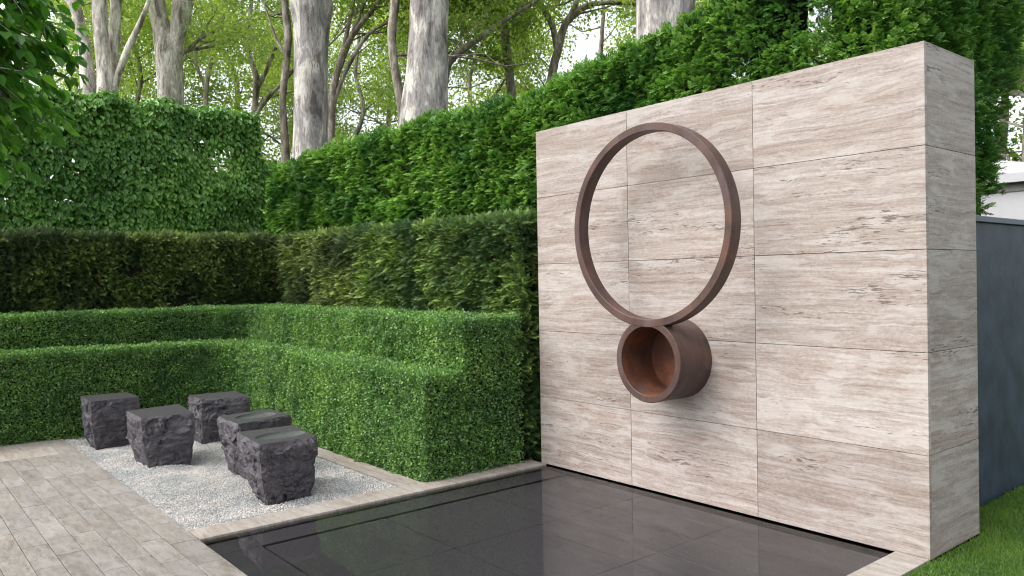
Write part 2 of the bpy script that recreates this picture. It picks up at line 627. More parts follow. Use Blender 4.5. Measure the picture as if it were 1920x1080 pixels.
# ---- pool: black granite floor under a skin of water
pf = tag(thing("pool_floor", None, None), kind='structure')
pit = block("pool_shell", POOL[0], POOL[1], POOL[2], POOL[3] + .03, -.28, -.11, M_SLOT, pf)
ZF = -.045
# ledge slabs round two sides
for ya, yb in ((-3.06, -2.06), (-2.06, -1.06), (-1.06, -.012)):
    slab(pf, "granite_slab", .087, .335, ya, yb, ZF, .05, M_GRANITE)
for xa, xb in ((.335, 1.245), (1.245, 2.16), (2.16, 3.18)):
    slab(pf, "granite_slab", xa, xb, -3.06, -2.755, ZF, .05, M_GRANITE, gap=.005)
for xa, xb in ((.375, 1.245), (1.245, 2.16), (2.16, 3.18)):
    for ya, yb in ((-2.75, -1.845), (-1.845, -.945), (-.945, -.04)):
        slab(pf, "granite_slab", xa, xb, ya, yb, ZF, .05, M_GRANITE, gap=.007)


def water_mat():
    m, nt, N, L, b = new_mat("still_water")
    N.remove(b)
    tr = N.new("ShaderNodeBsdfTransparent")
    tr.inputs[0].default_value = (.84, .84, .85, 1)
    gl = N.new("ShaderNodeBsdfGlossy")
    gl.inputs["Roughness"].default_value = .004
    fr = N.new("ShaderNodeFresnel")
    fr.inputs["IOR"].default_value = 1.42
    tc = N.new("ShaderNodeTexCoord")
    nz = noise(N, L, tc.outputs["Object"], 9, 3)
    bp = N.new("ShaderNodeBump")
    bp.inputs["Strength"].default_value = .03
    bp.inputs["Distance"].default_value = .004
    L.new(nz.outputs[0], bp.inputs["Height"])
    L.new(bp.outputs[0], gl.inputs["Normal"])
    ms = N.new("ShaderNodeMixShader")
    L.new(fr.outputs[0], ms.inputs[0])
    L.new(tr.outputs[0], ms.inputs[1])
    L.new(gl.outputs[0], ms.inputs[2])
    L.new(ms.outputs[0], N["Material Output"].inputs[0])
    return m


sheet("water", POOL[0] + .001, POOL[1] - .001, POOL[2] + .002, .045, -.012, water_mat())

# ---- lawn
lawn = tag(block("lawn", 3.388, 14, -3.06, 16, -.29, -.012, M_LAWNSOIL), kind='structure')
tag(block("lawn_strip", 3.16, 3.387, .74, 16, -.29, -.0125, M_LAWNSOIL), kind='structure')
nb = 110000
gx = rng.uniform(3.16, 5.0, nb)
gy = rng.uniform(-1.3, 3.0, nb)
ok = (gx > 3.39) | (gy > .75)
# thin the density away from the picture
gx, gy = gx[ok], gy[ok]
nb = len(gx)
P = np.stack([gx, gy, np.full(nb, -.014) ], 1)
A = nrm(np.stack([rng.normal(0, .45, nb), rng.normal(0, .45, nb), np.ones(nb)], 1))
T = np.array([(0, -.5, 0), (0, .5, 0), (.6, .32, .06), (.6, -.32, .06), (1, 0, .2)])
me = leaf_mesh("grass", P, A, nrm(rng.normal(size=(nb, 3)) * [1, 1, .05]), rng.uniform(.018, .036, nb), T[[0, 1, 4]], [(0, 1, 2)],
               np.clip(fbm(P * 3, 3, 2) * .7 + rng.uniform(0, .5, nb) - .1, 0, 1), wid=rng.uniform(.004, .0065, nb))
tag(link("grass", me, None, M_BLADE), "short mown green grass beside the travertine wall", "grass", kind='stuff')


# ------------------------------------------------------------------ gravel bed
GX0, GX1, GY0, GY1 = -4.55, -.168, -3.063, -1.388


def gz(x, y):
    P = np.stack([x * .9, y * 1.6, 0 * x], 1)
    z = (vnoise(P * 1.4, 11) - .5) * .085 + (vnoise(P * 4.5, 12) - .5) * .022 + .012
    e = np.minimum.reduce([x - GX0, GX1 - x, y - GY0, GY1 - y])
    return -.006 + z * np.clip(e / .18, 0, 1)


nx, ny = 110, 45
X, Y = np.meshgrid(np.linspace(GX0, GX1, nx), np.linspace(GY0, GY1, ny))
V = np.stack([X.ravel(), Y.ravel(), gz(X.ravel(), Y.ravel()) - .012], 1)
I = np.arange(nx * ny).reshape(ny, nx)
Fq = np.stack([I[:-1, :-1].ravel(), I[:-1, 1:].ravel(), I[1:, 1:].ravel(), I[1:, :-1].ravel()], 1)
gb = link("gravel_bed", mesh_uniform("gravel_bed", V, Fq, smooth=True), None, M_GBED)
tag(gb, kind='structure')
npb = 82000
px = rng.uniform(GX0 + .004, GX1 - .004, npb)
py = rng.uniform(GY0 + .004, GY1 - .004, npb)
P = np.stack([px, py, gz(px, py) - .006 + rng.uniform(-.003, .003, npb)], 1)
OCT = np.array([(1, 0, 0), (-1, 0, 0), (0, 1, 0), (0, -1, 0), (0, 0, .75), (0, 0, -.75)]) * .5
OF = [(0, 2, 4), (2, 1, 4), (1, 3, 4), (3, 0, 4), (2, 0, 5), (1, 2, 5), (3, 1, 5), (0, 3, 5)]
sz = rng.uniform(.0085, .0165, npb)
me = leaf_mesh("gravel", P, rand_dir(npb), rand_dir(npb), sz, OCT, OF, rng.beta(2.6, 1.9, npb), wid=sz * rng.uniform(.6, 1.0, npb))
tag(link("gravel", me, None, M_PEBBLE), "pale grey white gravel bed raked around the dark stone stools", "gravel", kind='stuff')


# ------------------------------------------------------------------ travertine wall
wall = thing("travertine_wall", "freestanding pale travertine clad wall behind the steel ring, beside the black pool", "wall", (1.69, .36, 0))


def wpart(o):
    o.parent = wall
    o.matrix_parent_inverse = Matrix.Translation((-1.69, -.36, 0))
    return o


L_, T_, H_ = 3.384, .726, 3.0
wpart(block("core", .036, L_ - .036, .036, T_ - .004, .0, H_ - .008, M_SLOT))
cols_x = [0, 1.094, 2.248, L_]
rows_z = [-.003, .603, 1.20, 1.80, 2.40, H_]
for c in range(3):
    for r_ in range(5):
        o = block("slab", cols_x[c] + (.0015 if c else 0), cols_x[c + 1] - (.0015 if c < 2 else 0), random.uniform(0, .0012), .033,
                  rows_z[r_] + .0015, rows_z[r_ + 1] - .0015, M_TRAV, None, .0015)
        wpart(o)
for r_ in range(5):
    wpart(block("slab", L_ - .033, L_ - random.uniform(0, .001), .0345, T_, rows_z[r_] + .0015, rows_z[r_ + 1] - .0015, M_TRAV, None, .0015))
    wpart(block("slab", 0, .033, .0345, T_, rows_z[r_] + .0015, rows_z[r_ + 1] - .0015, M_TRAV, None, .0015))

# ------------------------------------------------------------------ steel sculpture
sculpt = thing("steel_sculpture", "rusty brown steel ring standing on a short open tube, fixed to travertine wall", "sculpture", (1.587, 0, 1.05))
sculpt.location = (1.587, 0, 1.05)


def revolve(name, prof, cx, cz, seg, mat, closed=True):
    """prof: list of (radius, y) swept round the y axis"""
    n = len(prof)
    V, F = [], []
    for i in range(seg):
        a = 2 * math.pi * i / seg
        for r, yv in prof:
            V.append((cx + r * math.cos(a), yv, cz + r * math.sin(a)))
    for i in range(seg):
        j = (i + 1) % seg
        for k in range(n if closed else n - 1):
            l = (k + 1) % n
            F.append((i * n + k, i * n + l, j * n + l, j * n + k))
    me = mesh_py(name, V, F, True)
    me.set_sharp_from_angle(angle=math.radians(30))
    o = link(name, me, sculpt, mat)
    return o


def chamf(ri, ro, y0, y1, b=.004):
    return [(ri + b, y0), (ro - b, y0), (ro, y0 + b), (ro, y1 - b), (ro - b, y1), (ri + b, y1), (ri, y1 - b), (ri, y0 + b)]


ring = revolve("ring", chamf(.680, .736, -.362, -.255), 0, .99, 128, M_STEEL)
tube_ = revolve("tube", chamf(.250, .302, -.360, .002), -.003, .008, 96, M_STEEL)
lining = revolve("lining", [(.2492, -.352), (.2492, -.018)], -.003, .008, 96, M_RUST, closed=False)
bk = revolve("back_plate", [(.0, -.02), (.2495, -.02)], -.003, .008, 64, M_RUST, closed=False)

# ------------------------------------------------------------------ dark stone stools
def facets(U, seed, n, amp, slope):
    """broken-rock relief: every chip is its own tilted plane"""
    r = np.random.default_rng(seed)
    S = r.uniform([0, 0], [4, 1], (n, 2))
    G = r.normal(0, slope, (n, 2))
    O = r.uniform(-amp, amp, n)
    num, den = np.zeros(len(U)), np.full(len(U), 1e-9)
    kk = n * 30.0
    for (sx, sy), g, o in zip(S, G, O):
        du = U[:, 0] - sx
        du = (du + 2) % 4 - 2
        dv = U[:, 1] - sy
        w = np.exp(-np.minimum(kk * (du * du + 2.2 * dv * dv), 60))
        num += w * (o + g[0] * np.clip(du, -.4, .4) + g[1] * dv)
        den += w
    return num / den


def stool(top, bot, h, seed, label, basin=None, rough=1.0):
    top, bot = np.array(top, float), np.array(bot, float)
    c = top.mean(0)
    root = thing("stone_stool", label, "stone stool", (c[0], c[1], 0), "dark stone stools standing in the gravel")
    top, bot = top - c, bot - c
    nu, nv = 44, 42
    u = np.arange(4 * nu) / nu
    v = np.linspace(0, 1, nv)                     # 0 = top edge, 1 = buried foot
    zb = -.05
    Ug, Vg = np.meshgrid(u, v)
    k = np.floor(Ug).astype(int) % 4
    f = Ug - np.floor(Ug)

    def edge(c4):
        return c4[k] * (1 - f)[..., None] + c4[(k + 1) % 4] * f[..., None]
    bulge = (np.sin(Vg * math.pi) * .006)[..., None]
    tw = (Vg ** 2.0)[..., None]
    XY = edge(top) * (1 - tw) + edge(bot) * tw
    out = nrm(XY)
    fl = np.stack([Ug.ravel(), Vg.ravel()], 1)
    P3 = np.concatenate([XY.reshape(-1, 2) * 6, (Vg.ravel() * 3)[:, None]], 1)
    wob = np.stack([fbm(P3 * .8, seed + 5, 3) - .5, fbm(P3 * .8, seed + 9, 3) - .5], 1)
    fl2 = fl + wob * [.5, .35]
    D = .008 + facets(fl2, seed, 16, .024, .07) + facets(fl2, seed + 1, 70, .012, .14) + facets(fl2, seed + 2, 260, .005, .16) + (fbm(np.stack([P3[:, 0] * .5, P3[:, 1] * .5, Vg.ravel() * 9], 1), seed + 13, 3) - .5) * .03 + (fbm(P3 * 1.1, seed, 4) - .5) * .05 \
        + (fbm(P3 * [3, 3, 6.5], seed + 3, 3) - .5) * .022
    cor = np.minimum(f, 1 - f).ravel()
    D -= .012 * np.clip(1 - cor / .08, 0, 1) * (np.clip(Vg.ravel() * 6, 0, 1)) * fbm(P3 * 2, seed + 4, 2) * .8
    env = np.clip(Vg.ravel() / .07, 0, 1) ** .7 * (.55 + .45 * np.clip(cor / .12, 0, 1))
    D = (D + .004) * env * rough
    XY = XY.reshape(-1, 2) + out.reshape(-1, 2) * D[:, None] + out.reshape(-1, 2) * bulge.reshape(-1, 1)
    jit = np.where(Vg.ravel() == 0, (fbm(np.concatenate([fl * 5, 0 * fl[:, :1]], 1), seed + 7, 3) - .5) * .008, 0)
    XY = XY + out.reshape(-1, 2) * jit[:, None]
    Z = h + (zb - h) * Vg.ravel()
    V = [*np.concatenate([XY, Z[:, None]], 1)]
    n = 4 * nu
    F = [(r * n + i, r * n + (i + 1) % n, (r + 1) * n + (i + 1) % n, (r + 1) * n + i) for r in range(nv - 1) for i in range(n)]
    F = [tuple(reversed(q)) for q in F]
    top_ring = np.concatenate([XY[:n], Z[:n, None]], 1)
    base = len(V)
    tp = np.array([*top])
    axx = nrm(((tp[1] + tp[2]) - (tp[0] + tp[3]))[None])[0]
    if basin:
        a, b_, cx, cy = basin
        d0 = top_ring[:, :2] - np.array([cx, cy])
        ang = np.arctan2(d0 @ np.array([-axx[1], axx[0]]), d0 @ axx)
        el = np.array([cx, cy]) + (np.cos(ang) * a)[:, None] * axx + (np.sin(ang) * b_)[:, None] * np.array([-axx[1], axx[0]])
        rim = np.concatenate([el, np.full((n, 1), h)], 1)
        V += [*rim]
        F += [(i, base + i, base + (i + 1) % n, (i + 1) % n)[::-1] for i in range(n)]
        me = mesh_py("block", V[:base], F[:(nv - 1) * n])
        link("block", me, root, M_STONE)
        link("seat_top", mesh_py("seat_top", [*top_ring, *rim], [(i, n + i, n + (i + 1) % n, (i + 1) % n)[::-1] for i in range(n)]), root, M_HONED_SHADED)
        BV, BF = [], []
        prof = [(1.0, 0), (.985, -.004), (.95, -.012), (.8, -.022), (.55, -.028), (.25, -.031)]
        for s_, dz in prof:
            rr_ = np.array([cx, cy]) + (el - np.array([cx, cy])) * s_
            BV += [*np.concatenate([rr_, np.full((n, 1), h + dz)], 1)]
        BV.append(np.array([cx, cy, h - .032]))
        for r in range(len(prof) - 1):
            BF += [(r * n + i, r * n + (i + 1) % n, (r + 1) * n + (i + 1) % n, (r + 1) * n + i)[::-1] for i in range(n)]
        r = len(prof) - 1
        BF += [(r * n + i, r * n + (i + 1) % n, len(BV) - 1)[::-1] for i in range(n)]
        bm_ = mesh_py("basin", BV, BF, True)
        link("basin", bm_, root, M_BASIN)
    else:
        V.append(np.array([0, 0, h + .001]))
        F += [(i, base, (i + 1) % n)[::-1] for i in range(n)]
        link("block", mesh_py("block", V[:base], F[:(nv - 1) * n]), root, M_STONE)
        link("seat_top", mesh_py("seat_top", [*top_ring, V[-1]], [(i, n, (i + 1) % n)[::-1] for i in range(n)]), root, M_HONED_SHADED)
    for o in root.children:
        import bmesh
        bm = bmesh.new()
        bm.from_mesh(o.data)
        bmesh.ops.recalc_face_normals(bm, faces=bm.faces[:])
        bm.to_mesh(o.data)
        bm.free()
    return root


def inset(t, dx0, dx1, dy0, dy1):
    """bottom corners: left, far, right, near, moved inwards"""
    a = np.array(t, float)
    return a + np.array([(dx0, dy0), (dx0, -dy1), (-dx1, -dy1), (-dx1, dy0)])


t1 = [(-4.29, -2.915), (-4.225, -2.465), (-3.76, -2.46), (-3.71, -2.935)]
t2 = [(-2.787, -2.815), (-2.868, -2.31), (-2.177, -2.38), (-2.254, -2.816)]
t3 = [(-3.39, -2.05), (-3.355, -1.57), (-2.869, -1.60), (-2.963, -2.055)]
t4 = [(-1.823, -2.272), (-1.896, -1.769), (-1.426, -1.762), (-1.286, -2.292)]
t5 = [(-1.024, -2.394), (-.99, -1.93), (-.397, -2.005), (-.396, -2.462)]
stool(t1, inset(t1, .05, .02, .05, .03), .478, 21, "dark stone block standing closest to the left hedge and the far corner of the paving", rough=.8)
stool(t2, inset(t2, .12, .02, .08, .04), .478, 35, "flat topped dark stone block alone in front of the two at the back", rough=.8)
stool(t3, inset(t3, .03, .04, .04, .04), .485, 48, "dark stone block in the back corner where the box hedge turns", rough=.8)
stool(t4, inset(t4, .09, .05, .09, .04), .478, 59, "rough dark stone block with dished top, half hidden behind nearest one", (.19, .135, 0.0, 0.01))
stool(t5, inset(t5, .12, .05, .09, .05), .462, 63, "nearest and largest dark stone block, with an oval dish carved into its top", (.20, .135, 0.05, 0.01), rough=1.15)


# ------------------------------------------------------------------ hedges
LEAF_BOX = np.array([(0, 0, 0), (.45, -.32, .06), (1, 0, -.05), (.45, .32, .06)])
LF_BOX = [(0, 1, 2), (0, 2, 3)]
LEAF_OV = np.array([(0, 0, 0), (.3, -.29, .07), (.7, -.24, .05), (1, 0, -.1), (.7, .24, .05), (.3, .29, .07)])
LF_OV = [(0, 1, 2, 3), (0, 3, 4, 5)]


def spray_template(n, wl, wid, droop=.15):
    """a flat twig of n pairs of needles/leaflets; x runs along the twig"""
    V, F = [], []
    for i in range(n):
        x = .08 + .82 * i / n
        for s in (-1, 1):
            l = wl * (1 - .55 * (i / n) ** 2)
            b = len(V)
            z = -droop * x * x
            V += [(x - wid, 0, z), (x + wid, 0, z), (x + l * .62, s * l, z + .05 * l)]
            F.append((b, b + 1, b + 2) if s > 0 else (b + 1, b, b + 2))
    b = len(V)
    V += [(0.8, -wid, -droop * .6), (.8, wid, -droop * .6), (1.08, 0, -droop * 1.1)]
    F.append((b, b + 1, b + 2))
    return np.array(V), F


SPRAY_Y, SF_Y = spray_template(6, .30, .05)


def rosette(n, ll, lw, droop=.2):
    V, F = [], []
    for i in range(n):
        x = .1 + .75 * i / n
        for s in (-1, 1):
            l = ll * (1 - .3 * i / n)
            dx, dy = .68 * l, s * .73 * l
            ox, oy = -s * .73 * lw * s, .68 * lw * s
            b = len(V)
            z = -droop * x * x
            zz = .04 * (1 if (i % 2) else -1)
            q = [(x, 0, z), (x + dx * .5 + ox, dy * .5 + oy, z + zz + .03), (x + dx, dy, z + zz - .03), (x + dx * .5 - ox, dy * .5 - oy, z + zz + .03)]
            V += q
            F.append((b, b + 3, b + 2, b + 1) if s < 0 else (b, b + 1, b + 2, b + 3))
    b = len(V)
    x = .82
    V += [(x, 0, -droop * .6), (x + .15, -lw, -droop * .6), (x + .33, 0, -droop * .9), (x + .15, lw, -droop * .6)]
    F.append((b, b + 1, b + 2, b + 3))
    return np.array(V), F


SPRAY_T, SF_T = rosette(4, .46, .13)


def sample(faces, dens):
    """points on bilinear quads: [(p00,p10,p11,p01, outward)] -> points, outward normals"""
    PP, NN = [], []
    for p00, p10, p11, p01, no in faces:
        p00, p10, p11, p01 = (np.array(q, float) for q in (p00, p10, p11, p01))
        ar = np.linalg.norm(np.cross(p10 - p00, p01 - p00))
        n = int(ar * dens)
        s, t = rng.uniform(0, 1, (n, 1)), rng.uniform(0, 1, (n, 1))
        PP.append((p00 * (1 - s) + p10 * s) * (1 - t) + (p01 * (1 - s) + p11 * s) * t)
        NN.append(np.tile(np.array(no, float), (n, 1)))
    return np.concatenate(PP), np.concatenate(NN)


def prism_faces(x0, x1, y0, y1, zb, ztop, sides, zf=None):
    """upright faces + top of a clipped hedge; ztop(x,y); sides subset of 'fbrlt' (f = -y, b = +y, r = +x, l = -x, t = top)"""
    zt = ztop if callable(ztop) else (lambda x, y: ztop)
    c = {k: (x, y) for k, (x, y) in dict(a=(x0, y0), b=(x1, y0), c=(x1, y1), d=(x0, y1)).items()}
    F = []

    def up(p, q, no):
        F.append(((*p, zb), (*q, zb), (*q, zt(*q)), (*p, zt(*p)), no))
    if 'f' in sides:
        up(c['a'], c['b'], (0, -1, 0))
    if 'r' in sides:
        up(c['b'], c['c'], (1, 0, 0))
    if 'b' in sides:
        up(c['c'], c['d'], (0, 1, 0))
    if 'l' in sides:
        up(c['d'], c['a'], (-1, 0, 0))
    if 't' in sides:
        F.append(tuple((*c[k], zt(*c[k])) for k in 'abcd') + ((0, 0, 1),))
    return F


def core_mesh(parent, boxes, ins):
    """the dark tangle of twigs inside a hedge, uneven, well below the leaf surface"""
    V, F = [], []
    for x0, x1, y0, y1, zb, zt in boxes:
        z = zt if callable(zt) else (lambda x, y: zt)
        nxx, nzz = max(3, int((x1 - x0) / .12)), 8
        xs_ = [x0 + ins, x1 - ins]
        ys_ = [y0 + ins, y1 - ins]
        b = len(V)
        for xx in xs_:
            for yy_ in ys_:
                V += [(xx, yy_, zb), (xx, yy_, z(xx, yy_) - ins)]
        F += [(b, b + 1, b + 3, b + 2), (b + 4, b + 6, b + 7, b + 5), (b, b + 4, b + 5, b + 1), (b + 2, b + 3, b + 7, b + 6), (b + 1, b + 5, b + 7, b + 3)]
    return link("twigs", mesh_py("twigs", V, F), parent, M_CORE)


def box_hedge(label, boxes, group, dens=15000, fillet=None):
    x0, x1, y0, y1, zb, zt, sides = boxes[0]
    root = thing("box_hedge", label, "hedge", ((x0 + x1) / 2, (y0 + y1) / 2, 0), group)
    fs = []
    for bx in boxes:
        fs += prism_faces(*bx)
    fx, fy, fr, zf = fillet
    ca = np.radians(np.linspace(90, 180, 6))
    arc = [(fx + fr + fr * math.cos(a), fy - fr + fr * math.sin(a)) for a in ca]
    for (xa, ya), (xb, yb), am in zip(arc[:-1], arc[1:], (ca[:-1] + ca[1:]) / 2):
        no = (-math.cos(am), -math.sin(am), 0)
        fs.append(((xb, yb, zb if zb < 0 else zf - .6), (xa, ya, zb if zb < 0 else zf - .6), (xa, ya, zf), (xb, yb, zf), no))
        fs.append(((xb, yb, zf), (xa, ya, zf), (xa, fy + .02, zf), (fx - .02, yb, zf), (0, 0, 1)))
    P, N_ = sample(fs, dens)
    n = len(P)
    bump = (fbm(P * [5, 5, 7], 31, 3) - .5) * .06 + (vnoise(P * 20, 33) - .5) * .045
    dep = rng.uniform(0, 1, n) ** 1.6 * .085
    stray = (rng.uniform(0, 1, n) < .02) * rng.uniform(0, .022, n)
    P = P + N_ * (bump - dep + stray)[:, None]
    A = nrm(N_ * .7 + rand_dir(n) * .9 + np.array([0, 0, .25]))
    NL = nrm(N_ * .5 + rand_dir(n) * .9 + np.array([0, 0, .45]))
    rnd = np.clip(.42 * fbm(P * 3.0, 35, 3) + .75 * rng.beta(1.3, 1.7, n) - .08, 0, 1)
    me = leaf_mesh("leaves", P, A, NL, rng.uniform(.015, .030, n), LEAF_BOX, LF_BOX, rnd)
    o = tag(link("leaves", me, root, M_BOX), kind='stuff')
    o.matrix_parent_inverse = Matrix.Translation(root.location).inverted()
    c = core_mesh(root, [b[:6] for b in boxes], .075)
    c.matrix_parent_inverse = Matrix.Translation(root.location).inverted()
    return root


def z_low(x, y):
    t = min(max((-.1 - x) / 4.4, 0), 1.1)
    return .885 + .055 * t + .012 * max(0, -1.2 - y)


def z_up(x, y):
    t = min(max((-.1 - x) / 4.9, 0), 1.1)
    return 1.335 + .03 * t


box_hedge("low clipped box hedge forming a green bench step round the gravel bed",
          [(-4.5, -.105, -1.19, -.76, -.03, z_low, 'frt'), (-4.98, -4.5, -7.0, -.76, -.03, z_low, 'rt')], "clipped box hedges", 18000, (-4.5, -1.19, .45, .943))
box_hedge("taller clipped box hedge stepping up behind the low one like a bench back",
          [(-4.98, -.100, -.80, -.13, -.03, z_up, 'frt'), (-5.5, -4.98, -7.0, -.13, .6, z_up, 'rt')], "clipped box hedges", 17000, (-4.98, -.80, .45, 1.363))


def yew_hedge(name, label, cat, boxes, mat, dens, size, T, TF, group=None, bump=.10, bf=3.2, depth=.16, tipk=(.0, 1.0), ins=.16, up_=.35, out_=1.0, seed=50, clump=(3.0, .5), core_z=9.0, near=False):
    x0, x1, y0, y1, zb, zt, sides = boxes[0]
    root = thing(name, label, cat, ((x0 + x1) / 2, (y0 + y1) / 2, 0), group)
    inv = Matrix.Translation(root.location).inverted()
    fs = []
    for bx in boxes:
        fs += prism_faces(*bx)
    P, N_ = sample(fs, dens)
    n = len(P)
    Bm = fbm(P * bf, seed, 4)
    Bs = vnoise(P * [9, 9, 13], seed + 7)
    h = (Bm - .5) * 2 * bump + (Bs - .5) * bump * .8
    dep = rng.uniform(0, 1, n) ** 1.4 * depth
    P = P + N_ * (h - dep)[:, None]
    # drop some to open dark gaps
    keep = rng.uniform(0, 1, n) < np.clip((Bm - .30) * 5 + .25 + .5 * Bs, .12, 1) * (np.interp(P[:, 0], [-7, 1.5], [.42, 1]) if near else 1)
    P, N_, dep, Bm, Bs = P[keep], N_[keep], dep[keep], Bm[keep], Bs[keep]
    n = len(P)
    A = nrm(N_ * out_ + rand_dir(n) * .75 + np.array([0, 0, up_]))
    NL = nrm(np.array([0, 0, 1.0]) + N_ * .35 + rand_dir(n) * .55)
    outer = np.clip(1 - dep / depth, 0, 1)
    cl = fbm(P * clump[0], seed + 3, 3)
    rnd = np.clip(.55 * cl + .5 * rng.beta(2, 2, n) - .05, 0, 1)
    tipv = np.clip((cl - clump[1]) * 4 + .55, 0, 1) * outer * rng.uniform(tipk[0], tipk[1], n)
    k = len(T)
    sz_ = rng.uniform(size[0], size[1], n)
    if near:
        sz_ = sz_ * np.interp(P[:, 0], [-7, 2], [1.1, .62])
    A_ = nrm(A)
    B_ = nrm(np.cross(NL, A_))
    Nn = np.cross(A_, B_)
    V = (P[:, None, :] + sz_[:, None, None] * (T[None, :, 0:1] * A_[:, None, :] + T[None, :, 1:2] * B_[:, None, :] + T[None, :, 2:3] * Nn[:, None, :])).reshape(-1, 3)
    Fc = (np.asarray(TF)[None] + (np.arange(n) * k)[:, None, None]).reshape(-1, len(TF[0]))
    tip = (tipv[:, None] * np.clip(T[None, :, 0] * 1.15 - .05, 0, 1)).ravel()
    me = mesh_uniform("leaves", V, Fc, {"rnd": np.repeat(rnd, k), "tip": tip})
    o = tag(link("leaves", me, root, mat), kind='stuff')
    o.matrix_parent_inverse = inv
    c = core_mesh(root, [b[:4] + (min(b[4], core_z),) + b[5:6] for b in boxes], ins)
    c.matrix_parent_inverse = inv
    return root


def z_yew(x, y):
    return 2.235 + .075 * min(max((-.1 - x) / 5.5, 0), 1)


yew_hedge("yew_hedge", "fresh green section of clipped yew hedge between the box hedge and the stone wall", "hedge",
          [(-3.15, -.12, -.10, .62, .9, z_yew, 'ft'), (-.5, -.12, -.10, .62, -.03, z_yew, 'r')], M_YEWR, 4200, (.06, .12), SPRAY_Y, SF_Y,
          "clipped yew hedges", bump=.065, depth=.13, ins=.14, seed=50)
yew_hedge("yew_hedge", "brownish dark section of clipped yew hedge turning the corner above the box hedge", "hedge",
          [(-5.6, -3.16, -.10, .62, .9, z_yew, 'ft'), (-6.3, -5.6, -7.0, .62, .9, z_yew, 'rt')], M_YEW, 4000, (.06, .12), SPRAY_Y, SF_Y,
          "clipped yew hedges", bump=.07, depth=.13, ins=.14, seed=70)


def z_tall(x, y):
    return float(np.interp(x, [-10, -5, -1, .3, 1.2, 2.0, 3.2], [3.72, 3.72, 3.66, 3.78, 4.0, 4.45, 5.2]))


XT = [-9.5, -6, -3, -1, .3, 1.2, 2.0, 2.5, 2.93]
yew_hedge("tall_hedge", "tall bright green hedge running behind the travertine wall and the yew", "hedge",
          [(a, b, .86, 1.95, 1.9, z_tall, 'ft') for a, b in zip(XT[:-1], XT[1:])] + [(2.1, 2.86, 2.0, 2.75, 2.3, lambda x, y: 5.2, 'rtfl'), (2.1, 2.80, 2.75, 3.5, 3.3, lambda x, y: 5.2, 'rtl'), (2.5, 2.93, .86, 2.0, 2.1, z_tall, 'r'), (2.4, 2.80, .86, 2.0, 0.0, lambda x, y: 2.2, 'r')],
          M_TALL, 3900, (.065, .125), SPRAY_T, SF_T, bump=.17, bf=2.4, depth=.26, ins=.28, up_=.25, seed=90, clump=(2.2, .50), core_z=.0, near=True)


def hornbeam():
    root = thing("hornbeam_hedge", "pleached hornbeam screen with broad green leaves and small gaps above the dark yew", "hedge", (-6.8, -3.0, 0))
    inv = Matrix.Translation(root.location).inverted()
    zt = lambda x, y: 4.30
    fs = prism_faces(-7.15, -6.5, -6.5, .05, 2.12, zt, 'rtb')
    P, N_ = sample(fs, 4600)
    n = len(P)
    Bm = fbm(P * 2.3, 41, 4)
    Bs = vnoise(P * [6, 6, 9], 43)
    dep = rng.uniform(0, 1, n) ** 1.1 * .34
    P = P + N_ * ((Bm - .5) * .28 - dep + .05)[:, None]
    hole = fbm(P * [.6, 3.6, 5.6], 47, 3)
    keep = (rng.uniform(0, 1, n) < np.clip((Bm - .30) * 5 + .3 + .4 * Bs, .15, 1)) & ((hole < .70 + .2 * (P[:, 2] < 2.75) + .12 * (P[:, 1] > -1.3)) | (rng.uniform(0, 1, n) < .12))
    P, N_, dep = P[keep], N_[keep], dep[keep]
    n = len(P)
    A = nrm(N_ * .45 + rand_dir(n) * .6 + np.array([0, 0, -.85]))
    NL = nrm(N_ * .8 + rand_dir(n) * .55 + np.array([0, 0, .45]))
    rnd = np.clip(.5 * fbm(P * 2, 45, 3) + .5 * rng.beta(2, 2, n), 0, 1)
    me = leaf_mesh("leaves", P, A, NL, rng.uniform(.062, .108, n), LEAF_OV, LF_OV, rnd)
    tag(link("leaves", me, root, M_HORN), kind='stuff').matrix_parent_inverse = inv
    # trained branches and slim stems
    V, F = [], []
    for yy_ in (-5.2, -3.7, -2.2, -.8):
        tube_into(V, F, [(-6.83, yy_, -.1), (-6.82, yy_ + .02, 1.5), (-6.83, yy_ - .02, 3.0), (-6.83, yy_, 4.2)], [.06, .055, .045, .02], 8)
        for k_ in range(7):
            z = 2.3 + .29 * k_
            for s_ in (-1, 1):
                tube_into(V, F, [(-6.83, yy_, z), (-6.8 + random.uniform(-.1, .15), yy_ + s_ * .35, z + .04), (-6.8 + random.uniform(-.1, .2), yy_ + s_ * .8, z + .06)],
                          [.018, .013, .006], 5)
    o = tag(link("stems", mesh_py("stems", V, F, True), root, M_BARKD), kind='stuff')
    o.matrix_parent_inverse = inv


def catmull(P, n):
    P = np.asarray(P, float)
    Q = np.vstack([2 * P[0] - P[1], P, 2 * P[-1] - P[-2]])
    out = []
    for i in range(1, len(Q) - 2):
        for t in np.arange(n) / n:
            a, b, c, d = Q[i - 1], Q[i], Q[i + 1], Q[i + 2]
            out.append(.5 * (2 * b + (c - a) * t + (2 * a - 5 * b + 4 * c - d) * t ** 2 + (3 * b - a - 3 * c + d) * t ** 3))
    out.append(Q[-2])
    return np.array(out)


